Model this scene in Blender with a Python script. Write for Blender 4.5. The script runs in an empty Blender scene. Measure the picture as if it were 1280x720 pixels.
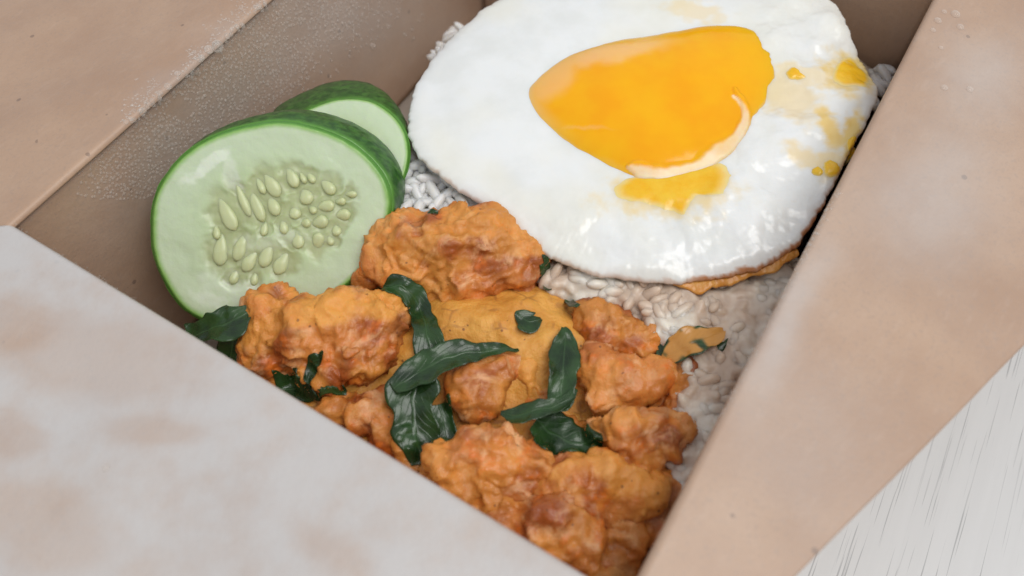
import bpy, math, random
import numpy as np
from mathutils import Vector, Matrix
from mathutils.bvhtree import BVHTree
random.seed(7); RNG = np.random.default_rng(7)

# ------------------------------------------------------------------ camera
SC = bpy.context.scene
COL = SC.collection
FPX = 1000.0                       # focal length in pixels of the 1280 wide photograph
RIM = 0.050                        # height of the box rim above the table
CAMZ = RIM + 0.11
_up = np.array([-0.04, 0.529, 0.848]); _up /= np.linalg.norm(_up)   # world up seen in camera axes
_x = np.array([1.0, 0, 0]) - _up[0] * _up; _x /= np.linalg.norm(_x)
_y = np.cross(_up, _x)
RW = np.array([_x, _y, _up])       # camera axes -> world
CAM = np.array([0.0, 0.0, CAMZ])
cam_d = bpy.data.cameras.new('camera'); cam = bpy.data.objects.new('camera', cam_d); COL.objects.link(cam)
M4 = Matrix(RW.tolist()).to_4x4(); M4.translation = Vector(CAM); cam.matrix_world = M4
cam_d.sensor_width = 36; cam_d.lens = 36 * FPX / 1280
cam_d.clip_start = 0.005; cam_d.clip_end = 20
cam_d.dof.use_dof = True; cam_d.dof.focus_distance = 0.162; cam_d.dof.aperture_fstop = 14
SC.camera = cam
# ------------------------------------------------------------------ world and window light
W = bpy.data.worlds.new('World'); SC.world = W; W.use_nodes = True
W.node_tree.nodes['Background'].inputs[0].default_value = (0.90, 0.93, 1.0, 1)
W.node_tree.nodes['Background'].inputs[1].default_value = 0.68
def area(name, loc, target, sx, sy, power, col):
    l = bpy.data.lights.new(name, 'AREA'); l.shape = 'RECTANGLE'; l.size = sx; l.size_y = sy
    l.energy = power; l.color = col
    o = bpy.data.objects.new(name, l); COL.objects.link(o); o.location = loc
    d = Vector(target) - Vector(loc); o.rotation_euler = d.to_track_quat('-Z', 'Y').to_euler(); return o
area('window_light', (0.42, -0.12, 1.05), (0, 0.1, 0.03), 0.7, 0.7, 9.0, (1.0, 0.985, 0.96))
SC.view_settings.view_transform = 'Standard'; SC.view_settings.look = 'None'
SC.view_settings.exposure = -0.14; SC.view_settings.gamma = 1.0
SC.render.engine = 'CYCLES'; SC.cycles.use_denoising = True
SC.cycles.max_bounces = 10; SC.cycles.transparent_max_bounces = 12

# ------------------------------------------------------------------ maths helpers
def ray(px, py):
    v = np.array([(px - 640) / FPX, -(py - 360) / FPX, -1.0]); return RW @ v
def at(px, py, z):                 # the point of height z seen at a pixel of the photograph
    d = ray(px, py); return CAM + d * (z - CAMZ) / d[2]
def at_plane(px, py, p, n):
    d = ray(px, py); return CAM + d * (np.dot(p - CAM, n) / np.dot(d, n))
def photo(P):
    q = (np.asarray(P) - CAM) @ RW
    return np.stack([640 + FPX * q[..., 0] / -q[..., 2], 360 - FPX * q[..., 1] / -q[..., 2]], -1)
PERM = np.arange(256); np.random.default_rng(3).shuffle(PERM); PERM = np.concatenate([PERM, PERM, PERM])
_g = np.random.default_rng(5).normal(size=(256, 3)); _g /= np.linalg.norm(_g, axis=1)[:, None]
def perlin(P):
    P = np.asarray(P, float); i = np.floor(P).astype(int); f = P - i; i &= 255
    u = f * f * f * (f * (f * 6 - 15) + 10); out = 0
    for dx in (0, 1):
        for dy in (0, 1):
            for dz in (0, 1):
                h = PERM[PERM[PERM[i[:, 0] + dx] + i[:, 1] + dy] + i[:, 2] + dz]
                g = _g[h]; d = f - np.array([dx, dy, dz])
                w = (u[:, 0] if dx else 1 - u[:, 0]) * (u[:, 1] if dy else 1 - u[:, 1]) * (u[:, 2] if dz else 1 - u[:, 2])
                out = out + w * (g * d).sum(1)
    return out * 1.6
def fbm(P, size, octv=4, seed=0.0, gain=.5):
    P = np.asarray(P) / size + seed * 17.31 + 40; a = 1; s = 0
    for k in range(octv): s = s + a * perlin(P); P = P * 2.03 + 5.2; a *= gain
    return s
_c = np.random.default_rng(9).random((256, 3))
def worley(P):
    i = np.floor(P).astype(int); f1 = np.full(len(P), 9.); f2 = f1.copy(); idc = np.zeros(len(P))
    for dx in (-1, 0, 1):
        for dy in (-1, 0, 1):
            for dz in (-1, 0, 1):
                c = i + [dx, dy, dz]; h = PERM[PERM[PERM[c[:, 0] & 255] + (c[:, 1] & 255)] + (c[:, 2] & 255)]
                d = np.linalg.norm(c + _c[h] - P, axis=1); n = d < f1
                f2 = np.where(n, f1, np.minimum(f2, d)); idc = np.where(n, h / 255., idc); f1 = np.where(n, d, f1)
    return f1, f2 - f1, idc
def ss(a, b, x): t = np.clip((x - a) / (b - a), 0, 1); return t * t * (3 - 2 * t)
def resample(pts, n, closed=True):
    """smooth Catmull-Rom curve through points, n samples"""
    pts = np.asarray(pts, float); m = len(pts); out = []
    segs = m if closed else m - 1
    for k in range(n):
        t = k / n * segs if closed else k / (n - 1) * segs
        i = min(int(t), segs - 1); f = t - i
        g = (lambda j: pts[j % m]) if closed else (lambda j: pts[min(max(j, 0), m - 1)])
        p0, p1, p2, p3 = g(i - 1), g(i), g(i + 1), g(i + 2)
        out.append(.5 * ((2 * p1) + (-p0 + p2) * f + (2 * p0 - 5 * p1 + 4 * p2 - p3) * f * f + (-p0 + 3 * p1 - 3 * p2 + p3) * f ** 3))
    return np.array(out)

# ------------------------------------------------------------------ object helpers
def tag(o, label=None, cat=None, group=None, kind=None):
    if label: o['label'] = label
    if cat: o['category'] = cat
    if group: o['group'] = group
    if kind: o['kind'] = kind
    return o
def thing(name, loc, label, cat, group=None):
    o = bpy.data.objects.new(name, None); COL.objects.link(o); o.location = loc; o.empty_display_size = .01
    return tag(o, label, cat, group)
def mesh(name, V, F, mat, parent=None, smooth=True, attrs=None, uv=None):
    V = np.asarray(V, float)
    off = np.array(parent.location) if parent is not None else np.zeros(3)
    if parent is not None and parent.parent is not None: off = off + np.array(parent.parent.location)
    m = bpy.data.meshes.new(name); m.from_pydata((V - off).tolist(), [], [tuple(int(i) for i in f) for f in F])
    if smooth: m.polygons.foreach_set('use_smooth', [True] * len(m.polygons))
    for k, a in (attrs or {}).items():
        a = np.asarray(a, float)
        if a.ndim == 1:
            at_ = m.attributes.new(k, 'FLOAT', 'POINT'); at_.data.foreach_set('value', a)
        else:
            at_ = m.attributes.new(k, 'FLOAT_COLOR', 'POINT')
            at_.data.foreach_set('color', np.concatenate([a, np.ones((len(a), 1))], 1).ravel())
    if mat: m.materials.append(mat)
    m.update(); o = bpy.data.objects.new(name, m); COL.objects.link(o)
    if parent is not None: o.parent = parent
    return o
def grid_faces(nu, nv, close_u=False, off=0, flip=False):
    F = []
    for j in range(nv - 1):
        for i in range(nu if close_u else nu - 1):
            a = off + j * nu + i; b = off + j * nu + (i + 1) % nu
            q = (a, b, b + nu, a + nu); F.append(q[::-1] if flip else q)
    return F

# ------------------------------------------------------------------ materials
class NT:
    def __init__(s, name):
        s.m = bpy.data.materials.new(name); s.m.use_nodes = True; s.t = s.m.node_tree
        s.b = s.t.nodes['Principled BSDF']; s.pos = s.n('ShaderNodeNewGeometry').outputs['Position']
    def n(s, typ, **kw):
        o = s.t.nodes.new(typ)
        for k, v in kw.items(): setattr(o, k, v)
        return o
    def l(s, a, b): s.t.links.new(a, b)
    def put(s, sock, v):
        if hasattr(v, 'node'): s.l(v, sock)
        else: sock.default_value = v if not (isinstance(v, tuple) and len(v) == 3 and len(sock.default_value) == 4) else (*v, 1)
    def noise(s, scale, detail=3, rough=.55, vec=None, dist=0):
        o = s.n('ShaderNodeTexNoise'); s.l(vec or s.pos, o.inputs['Vector'])
        o.inputs['Scale'].default_value = scale; o.inputs['Detail'].default_value = detail
        o.inputs['Roughness'].default_value = rough; o.inputs['Distortion'].default_value = dist
        return o.outputs['Fac']
    def voro(s, scale, feature='F1', vec=None):
        o = s.n('ShaderNodeTexVoronoi', feature=feature); s.l(vec or s.pos, o.inputs['Vector']); o.inputs['Scale'].default_value = scale
        return o.outputs['Distance']
    def ramp(s, v, a, b, lo=0., hi=1.):
        o = s.n('ShaderNodeMapRange', interpolation_type='SMOOTHSTEP'); s.l(v, o.inputs[0])
        for i, x in enumerate((a, b, lo, hi)): o.inputs[i + 1].default_value = x
        return o.outputs[0]
    def mix(s, f, a, b):
        o = s.n('ShaderNodeMix', data_type='RGBA'); s.put(o.inputs[0], f); s.put(o.inputs[6], a); s.put(o.inputs[7], b)
        return o.outputs[2]
    def math(s, op, a, b=0.):
        o = s.n('ShaderNodeMath', operation=op); s.put(o.inputs[0], a); s.put(o.inputs[1], b); return o.outputs[0]
    def attr(s, name): return s.n('ShaderNodeAttribute', attribute_name=name).outputs['Fac']
    def attrc(s, name): return s.n('ShaderNodeAttribute', attribute_name=name).outputs['Color']
    def scaled(s, sx, sy, sz, rz=0.):
        r = s.n('ShaderNodeMapping'); s.l(s.pos, r.inputs[0]); r.inputs['Rotation'].default_value = (0, 0, rz)
        o = s.n('ShaderNodeMapping'); s.l(r.outputs[0], o.inputs[0]); o.inputs['Scale'].default_value = (sx, sy, sz); return o.outputs[0]
    def bump(s, h, dist, strength=1.0, prev=None):
        o = s.n('ShaderNodeBump'); s.l(h, o.inputs['Height']); o.inputs['Distance'].default_value = dist; o.inputs['Strength'].default_value = strength
        if prev is not None: s.l(prev, o.inputs['Normal'])
        return o.outputs[0]
    def set(s, **kw):
        for k, v in kw.items(): s.put(s.b.inputs[k.replace('_', ' ')], v)
        return s.m
    def sss(s, w, scale, radius=(1, .5, .25)):
        s.b.inputs['Subsurface Weight'].default_value = w; s.b.inputs['Subsurface Scale'].default_value = scale
        s.b.inputs['Subsurface Radius'].default_value = radius

def kraft_mat():
    t = NT('kraft_card')
    big = t.noise(38, 4, .6); fib = t.noise(1.0, 4, .6, t.scaled(900, 260, 500, .7)); fine = t.noise(1500, 2)
    c = t.mix(t.ramp(big, .3, .7), (.395, .238, .145), (.47, .302, .192))
    c = t.mix(t.math('MULTIPLY', t.ramp(fib, .5, .75), .12), c, (.60, .45, .35))
    c = t.mix(t.math('MULTIPLY', t.ramp(fine, .5, .72), .38), c, (.33, .23, .17))
    fl = t.math('LESS_THAN', t.voro(210), .11); flm = t.math('GREATER_THAN', t.noise(170, 1), .60)
    c = t.mix(t.math('MULTIPLY', t.math('MULTIPLY', fl, flm), .65), c, (.17, .10, .065))
    st = t.ramp(t.noise(55, 2, .5, None, .6), .60, .68)
    c = t.mix(t.math('MULTIPLY', st, .20), c, (.40, .235, .14))
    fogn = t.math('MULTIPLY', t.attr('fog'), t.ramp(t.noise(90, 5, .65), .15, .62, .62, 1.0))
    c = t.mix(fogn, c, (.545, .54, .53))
    b = t.bump(t.noise(260, 3), .00035, .35); b = t.bump(t.noise(1400, 3, .7), .00012, .6, b)
    rough = t.ramp(fogn, 0, 1, .52, .42)
    t.l(b, t.b.inputs['Normal'])
    return t.set(Base_Color=c, Roughness=rough, Specular_IOR_Level=.45, Coat_Weight=.25, Coat_Roughness=.32)
def water_mat(nm, lo, hi):
    t = NT(nm); t.set(Base_Color=(.90, .83, .75), Roughness=.04, IOR=1.33, Coat_Weight=1.0, Coat_Roughness=.02)
    tr = t.n('ShaderNodeBsdfTransparent'); mx = t.n('ShaderNodeMixShader'); lw = t.n('ShaderNodeLayerWeight'); lw.inputs[0].default_value = .25
    t.l(t.ramp(lw.outputs['Facing'], .0, .9, lo, hi), mx.inputs[0]); t.l(tr.outputs[0], mx.inputs[1]); t.l(t.b.outputs[0], mx.inputs[2])
    t.l(mx.outputs[0], t.t.nodes['Material Output'].inputs[0]); return t.m
def table_mat():
    t = NT('white_wood_laminate')
    v = t.scaled(1900, 27, 1, GRA); v2 = t.scaled(4200, 90, 1, GRA); v3 = t.scaled(250, 12, 1, GRA)
    a = t.noise(1.0, 2, .5, v); k = t.math('MULTIPLY', t.ramp(a, .605, .64), t.ramp(t.noise(60, 2), .35, .6, .35, 1.0))
    k2 = t.ramp(t.noise(1.0, 2, .5, v2), .5, .8)
    c = t.mix(t.ramp(t.noise(1.0, 3, .6, v3), .3, .7), (.61, .605, .59), (.635, .63, .615))
    c = t.mix(t.math('MULTIPLY', k2, .06), c, (.46, .45, .44))
    c = t.mix(t.math('MULTIPLY', k, .5), c, (.17, .17, .17))
    t.l(t.bump(k, .0002, -.3), t.b.inputs['Normal'])
    return t.set(Base_Color=c, Roughness=.42)
def white_mat():
    t = NT('egg_white')
    c = t.mix(t.ramp(t.noise(120, 4), .35, .7), (.82, .83, .81), (.76, .77, .74))
    c = t.mix(t.math('MULTIPLY', t.ramp(t.noise(45, 2), .42, .66), .35), c, (.83, .79, .62)); c = t.mix(t.attr('yellow'), c, (.84, .55, .06)); c = t.mix(t.attr('crisp'), c, (.48, .17, .03))
    t.sss(.35, .003, (1, .9, .8))
    b = t.bump(t.noise(300, 2, .5), .0002, .2); b = t.bump(t.noise(1500, 2), .00006, .3, b); t.l(b, t.b.inputs['Normal'])
    return t.set(Base_Color=c, Roughness=.22, Specular_IOR_Level=.5)
def yolk_mat():
    t = NT('egg_yolk')
    c = t.mix(t.ramp(t.noise(90, 3), .3, .7), (.93, .39, .0), (.95, .46, .001))
    c = t.mix(t.math('MULTIPLY', t.attr('veil'), .55), c, (.92, .60, .34)); c = t.mix(t.math('MULTIPLY', t.attr('film'), t.ramp(t.noise(200, 3), .25, .7, .55, .95)), c, (.93, .72, .50))
    t.sss(.5, .003, (1, .5, .1)); t.l(t.bump(t.noise(160, 2), .0006, .25), t.b.inputs['Normal'])
    return t.set(Base_Color=c, Roughness=.14, Specular_IOR_Level=.3)
def runny_mat():
    t = NT('runny_yolk'); c = t.mix(t.ramp(t.noise(300, 3), .3, .7), (.88, .46, .005), (.90, .54, .03)); c = t.mix(t.math('MULTIPLY', t.ramp(t.attr('rad'), .70, 1.0), .75), c, (.86, .76, .42))
    t.sss(.3, .002, (1, .6, .2)); t.l(t.bump(t.noise(500, 2), .0003, .4), t.b.inputs['Normal'])
    return t.set(Base_Color=c, Roughness=.25)
def simple(name, col, rough=.5, sss=0, scale=.002, bump=None, var=None):
    t = NT(name); c = col
    if var: c = t.mix(t.ramp(t.noise(var[0], 4), .35, .68), col, var[1])
    if sss: t.sss(sss, scale, (1, .8, .5))
    if bump: t.l(t.bump(t.noise(bump[0], 3), bump[1], .6), t.b.inputs['Normal'])
    return t.set(Base_Color=c, Roughness=rough)
def flesh_mat():
    t = NT('cucumber_flesh'); r = t.attr('rad'); g = t.attr('gel')
    n = t.math('ADD', r, t.math('MULTIPLY', t.math('SUBTRACT', t.noise(350, 3), .5), .03))
    c = t.mix(t.ramp(n, .35, .86), (.50, .605, .345), (.56, .66, .45))
    c = t.mix(t.ramp(n, .915, .97), c, (.26, .46, .12)); c = t.mix(t.ramp(n, .955, .985), c, (.09, .26, .035))
    c = t.mix(g, c, (.40, .43, .20)); c = t.mix(t.attr('pale'), c, (.74, .80, .66))
    t.sss(.45, .003, (.7, 1, .4)); b = t.bump(t.noise(300, 3), .0003, .4); b = t.bump(t.noise(1600, 2), .0001, .4, b); t.l(b, t.b.inputs['Normal'])
    return t.set(Base_Color=c, Roughness=.33)
def skin_mat():
    t = NT('cucumber_skin'); v = t.scaled(700, 700, 180)
    c = t.mix(t.ramp(t.noise(1, 3, .6, v), .35, .7), (.018, .080, .012), (.055, .17, .026))
    c = t.mix(t.attr('edge'), c, (.10, .28, .035))
    t.l(t.bump(t.noise(500, 3), .0003, .5), t.b.inputs['Normal'])
    return t.set(Base_Color=c, Roughness=.34)
def chicken_mat():
    t = NT('fried_chicken'); a = t.noise(75, 4, .6, None, .5); b_ = t.noise(190, 4, .6, None, .8); s = t.attr('sauce'); dk = t.attr('fried')
    c = t.mix(t.ramp(a, .38, .62), (.36, .085, .015), (.68, .245, .052))
    c = t.mix(t.math('MULTIPLY', t.ramp(b_, .50, .66), .7), c, (.80, .44, .21))
    c = t.mix(t.math('MULTIPLY', t.ramp(t.noise(210, 3, .6), .52, .68), .7), c, (.74, .17, .012))
    c = t.mix(t.math('MULTIPLY', dk, .75), c, (.20, .06, .022))
    c = t.mix(t.math('MULTIPLY', s, .85), c, (.78, .35, .062))
    sp = t.math('MULTIPLY', t.math('LESS_THAN', t.voro(420), .12), t.math('GREATER_THAN', t.noise(240, 1), .56))
    c = t.mix(t.math('MULTIPLY', sp, .6), c, (.14, .05, .02))
    t.sss(.2, .0015, (1, .45, .2))
    n = t.bump(t.noise(300, 5, .62), .0010, .6); n = t.bump(t.noise(1100, 3, .6), .00018, .6, n); t.l(n, t.b.inputs['Normal'])
    return t.set(Base_Color=c, Roughness=t.math('ADD', t.ramp(b_, .3, .7, .30, .48), t.math('MULTIPLY', s, .15)))
def sauce_mat():
    t = NT('curry_sauce'); a = t.noise(150, 4, .6)
    c = t.mix(t.ramp(a, .35, .7), (.64, .27, .038), (.78, .39, .075))
    cr = t.voro(260, 'DISTANCE_TO_EDGE', t.scaled(1, 1.4, 1)); m = t.math('MULTIPLY', t.ramp(cr, .03, .09, 1, 0), t.ramp(t.noise(130, 2), .5, .62))
    c = t.mix(t.math('MULTIPLY', m, .5), c, (.30, .11, .03))
    sp = t.math('MULTIPLY', t.math('LESS_THAN', t.voro(500), .13), t.math('GREATER_THAN', t.noise(260, 1), .55)); c = t.mix(t.math('MULTIPLY', sp, .7), c, (.16, .05, .02))
    n = t.bump(t.noise(420, 5, .65), .0009, .7); n = t.bump(m, .0004, -.5, n); t.l(n, t.b.inputs['Normal']); t.sss(.2, .002, (1, .5, .2))
    return t.set(Base_Color=c, Roughness=.5)
def leaf_mat():
    t = NT('wilted_basil'); u = t.attr('across'); v = t.attr('along')
    c = t.mix(t.ramp(t.noise(220, 4), .3, .7), (.008, .025, .006), (.026, .070, .016))
    ph = t.math('ADD', t.math('MULTIPLY', v, 9.0), t.math('MULTIPLY', t.math('ABSOLUTE', u), -3.2))
    w = t.math('ABSOLUTE', t.math('SUBTRACT', t.math('FRACT', ph), .5)); vein = t.ramp(w, .0, .09, 1, 0)
    mid = t.ramp(t.math('ABSOLUTE', u), .02, .09, 1, 0); vv = t.math('MAXIMUM', t.math('MULTIPLY', vein, .35), mid)
    c = t.mix(t.math('MULTIPLY', vv, .22), c, (.08, .17, .06)); c = t.mix(t.attr('sauce'), c, (.60, .28, .06))
    n = t.bump(vv, .00015, .5); n = t.bump(t.noise(260, 3, .5), .0006, .5, n); t.l(n, t.b.inputs['Normal'])
    return t.set(Base_Color=c, Roughness=.27)
def rice_mat(name, c1, c2, sc=140):
    t = NT(name); c = t.mix(t.ramp(t.noise(sc, 4), .38, .62), c1, c2); t.sss(.5, .0025, (1, .9, .7))
    t.l(t.bump(t.noise(900, 3), .0001, .6), t.b.inputs['Normal']); return t.set(Base_Color=c, Roughness=.36)
_a = at(1240, 440, 0); _b = at(1178, 660, 0); GRA = -(math.atan2(_b[1] - _a[1], _b[0] - _a[0]) + math.pi / 2) 
KRAFT = kraft_mat(); WATER = water_mat('fine_water', .16, .50); BEAD = water_mat('water', .12, .60); TABLE = table_mat(); EWHITE = white_mat(); YOLK = yolk_mat(); RUNNY = runny_mat()
FLESH = flesh_mat(); SKIN = skin_mat(); CHICK = chicken_mat(); SAUCE = sauce_mat(); LEAF = leaf_mat()
SEED = simple('cucumber_seed', (.55, .60, .33), .3, .5, .002, (700, .0001))
CRISP = simple('crisp_edge', (.62, .26, .04), .35, .3, .001, (800, .0003), (400, (.66, .33, .08)))
RICE = rice_mat('cooked_rice', (.80, .79, .76), (.72, .70, .66)); RICE_S = rice_mat('soaked_shaded_rice', (.60, .46, .35), (.80, .74, .63), 75)  # second rice: sauce-soaked tint with the shade under the egg put into the colour
RICEB = rice_mat('rice_bed_base', (.60, .50, .40), (.54, .43, .32))
STEMM = simple('basil_stem', (.05, .13, .05), .35)

# ------------------------------------------------------------------ table top
def box_mesh(x0, x1, y0, y1, z0, z1):
    V = [(x, y, z) for z in (z0, z1) for y in (y0, y1) for x in (x0, x1)]
    return V, [(0, 2, 3, 1), (4, 5, 7, 6), (0, 1, 5, 4), (2, 6, 7, 3), (0, 4, 6, 2), (1, 3, 7, 5)]
V, F = box_mesh(-.6, .6, -.35, .85, -.038, -.008)
tag(mesh('table_top', V, F, TABLE, smooth=False), 'white wood-grain laminate table top under the box', kind='structure')

# ------------------------------------------------------------------ the box
A = at(15, 280, RIM); B = at(782, 748, RIM); D = at(1186, -40, RIM)
ab = (B - A); lab = np.linalg.norm(ab); ab /= lab
ad = (D - B); ad -= ab * np.dot(ad, ab); lad = np.linalg.norm(ad); ad /= lad
D = B + ad * lad; C = A + ad * lad
print('box', lab, lad, 'C px', photo(C), 'D px', photo(D))
UP = np.array([0, 0, 1.0])
TAP = .0025
FLOORZ = -.0068
BOX = thing('takeaway_box', tuple(A * .25 + B * .25 + C * .25 + D * .25 - UP * RIM - UP * .0077), 'open brown kraft card food box with its flaps folded out, beaded with steam', 'food box')
SIDES = {'AC': (C, A, -ab), 'AB': (A, B, -ad), 'BD': (B, D, ab), 'DC': (D, C, ad)}
def inset(p, z):                   # point of the inner wall line below rim corner p
    cen = (A + B + C + D) / 4; q = p + (np.sign(np.dot(cen - p, ab)) * ab + np.sign(np.dot(cen - p, ad)) * ad) * TAP * (RIM - z) / RIM
    q = q.copy(); q[2] = z; return q
TH = .0005
def wall(P, Q, out, tapf=1.0):
    nu, nv = 60, 24; V = []
    for side in (0, 1):
        for j in range(nv):
            z = RIM - .0011 - (RIM - .0011 - FLOORZ) * j / (nv - 1)
            p = inset(P, z); q = inset(Q, z); e_ = (q - p) / np.linalg.norm(q - p) * .00135; p = p - e_; q = q + e_
            for i in range(nu):
                u = i / (nu - 1); X = p + (q - p) * u
                X = X + out * (.0011 + (TH if side else 0))
                X = X + out * .0006 * fbm(X[None], .03, 2, 3)[0] * math.sin(math.pi * u)
                V.append(X)
    n = nu * nv
    F = grid_faces(nu, nv) + grid_faces(nu, nv, off=n, flip=True)
    for i in range(nu - 1):
        F += [(i + 1, i, n + i, n + i + 1), ((nv - 1) * nu + i, (nv - 1) * nu + i + 1, n + (nv - 1) * nu + i + 1, n + (nv - 1) * nu + i)]
    for j in range(nv - 1):
        F += [(j * nu, (j + 1) * nu, n + (j + 1) * nu, n + j * nu), ((j + 1) * nu + nu - 1, j * nu + nu - 1, n + j * nu + nu - 1, n + (j + 1) * nu + nu - 1)]
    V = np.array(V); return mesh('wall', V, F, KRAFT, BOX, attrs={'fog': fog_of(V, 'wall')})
def blob(px, cx, cy, rx, ry, rot=0):
    c, s = math.cos(rot), math.sin(rot); dx = px[:, 0] - cx; dy = px[:, 1] - cy
    return np.exp(-(((dx * c + dy * s) / rx) ** 2 + ((-dx * s + dy * c) / ry) ** 2))
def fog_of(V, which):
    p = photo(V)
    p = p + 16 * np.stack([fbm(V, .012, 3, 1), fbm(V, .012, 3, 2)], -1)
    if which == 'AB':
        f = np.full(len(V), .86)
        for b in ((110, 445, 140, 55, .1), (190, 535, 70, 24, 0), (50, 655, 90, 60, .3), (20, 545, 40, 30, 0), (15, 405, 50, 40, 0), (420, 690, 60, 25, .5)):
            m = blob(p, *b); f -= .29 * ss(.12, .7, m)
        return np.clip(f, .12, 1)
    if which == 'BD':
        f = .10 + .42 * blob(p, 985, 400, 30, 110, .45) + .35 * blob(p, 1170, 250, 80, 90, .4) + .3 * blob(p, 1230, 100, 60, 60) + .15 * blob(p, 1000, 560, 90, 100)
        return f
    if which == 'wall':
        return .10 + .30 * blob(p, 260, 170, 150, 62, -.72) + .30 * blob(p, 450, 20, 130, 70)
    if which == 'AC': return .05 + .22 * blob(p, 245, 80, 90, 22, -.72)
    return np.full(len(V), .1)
def flap(key, P, Q, out, droop, eP, eQ, wav=.0008, curl=0.0, name='flap'):
    """flap folded out over edge P-Q; eP, eQ: outer corners as (along, outward) offsets from P and Q"""
    al = (Q - P) / np.linalg.norm(Q - P); P = P - al * .0012; Q = Q + al * .0012; L = np.linalg.norm(Q - P); R = .0011
    dr = math.radians(droop); nu, nv = 150, 70; rows = []
    arc = math.pi / 2 + dr; na = 8
    base = P + out * R - UP * R        # axis of the fold
    for j in range(nv):
        if j < na:
            th = math.pi - arc * j / na          # from inner face round the crest
            vo = 0; off = R * math.cos(th); hz = R * math.sin(th); nrm = (math.cos(th), math.sin(th))
        else:
            vo = (j - na) / (nv - 1 - na); th = math.pi / 2 - dr
            off = R * math.cos(th); hz = R * math.sin(th); nrm = (math.cos(th), math.sin(th))
        rows.append((vo, off, hz, nrm))
    top, bot = [], []
    tw = (math.cos(dr), -math.sin(dr))
    for vo, off, hz, nrm in rows:
        vs = vo ** 1.25
        for i in range(nu):
            u = i / (nu - 1)
            a0 = u * L; a1 = eP[0] + (L + eQ[0] - eP[0]) * u; w = eP[1] + (eQ[1] - eP[1]) * u
            a = a0 + (a1 - a0) * vs; d = w * vs
            X = base + al * a + out * (off + tw[0] * d) + UP * (hz + tw[1] * d)
            N = out * nrm[0] + UP * nrm[1]
            X = X + N * (wav * ss(0, .012, d) * fbm(X[None] * 1., .035, 2, 2)[0] - curl * d * d)
            k = .00010 * fbm(X[None], .0016, 2, 8)[0] if j < na + 2 else 0
            X = X + N * k
            top.append(X); bot.append(X - N * TH)
    n = nu * nv; V = np.array(top + bot); F = grid_faces(nu, nv, flip=True) + grid_faces(nu, nv, off=n)
    for i in range(nu - 1):
        F += [(i, i + 1, n + i + 1, n + i), ((nv - 1) * nu + i + 1, (nv - 1) * nu + i, n + (nv - 1) * nu + i, n + (nv - 1) * nu + i + 1)]
    for j in range(nv - 1):
        F += [((j + 1) * nu, j * nu, n + j * nu, n + (j + 1) * nu), (j * nu + nu - 1, (j + 1) * nu + nu - 1, n + (j + 1) * nu + nu - 1, n + j * nu + nu - 1)]
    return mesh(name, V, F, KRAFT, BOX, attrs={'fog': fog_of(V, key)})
for k, (P, Q, o) in SIDES.items():
    w_ = wall(P, Q, o); w_['label'] = {'AC': 'inner wall covered in fine water beads', 'AB': 'near wall', 'BD': 'right wall beneath the plain flap', 'DC': 'far wall behind the egg'}[k]
Vf, Ff = [], []
for z in (FLOORZ, FLOORZ - .0008):
    Vf += [(inset(p, FLOORZ) + 0.0032 * (p - (A + B + C + D) / 4) / np.linalg.norm((p - (A + B + C + D) / 4)[:2]) * 1.2) * [1, 1, 0] + [0, 0, z] for p in (A, B, D, C)]
mesh('floor', Vf, [(0, 1, 2, 3), (7, 6, 5, 4), (0, 4, 5, 1), (1, 5, 6, 2), (2, 6, 7, 3), (3, 7, 4, 0)], KRAFT, BOX, smooth=False)
# mitre direction at A: straight to the left in the picture
def local(Xp, P, Q, out): al = (Q - P) / np.linalg.norm(Q - P); return np.dot(Xp - P, al), np.dot(Xp - P, out)
mA = at(-420, 268, RIM); a_ = local(mA, A, B, -ad); c_ = local(mA, C, A, -ab)
f1 = flap('AB', A, B, -ad, 4, (a_[0] * .1 / a_[1], .1), (.02, .1), wav=.0012); f1['label'] = 'near flap hazed grey with condensation'
sc = .085 / c_[1]
f2 = flap('AC', C, A, -ab, 7, (-.02, .085), ((c_[0] - lad) * sc, .085)); f2['label'] = 'upper left flap with brown flecks and beads on its fold'
dr = math.radians(9); nb = ab * math.sin(dr) + UP * math.cos(dr)
p1 = at_plane(902, 790, B, nb); p2 = at_plane(1700, 0, B, nb); l1 = local(p1, B, D, ab); l2 = local(p2, B, D, ab)
f3 = flap('BD', B, D, ab, 9, (l1[0], l1[1] / math.cos(dr)), (l2[0] - lad, l2[1] / math.cos(dr)), wav=.0010); f3['label'] = 'right flap, plain brown'
f4 = flap('DC', D, C, ad, 10, (.0, .07), (.0, .07)); f4['label'] = 'far flap'

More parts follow.
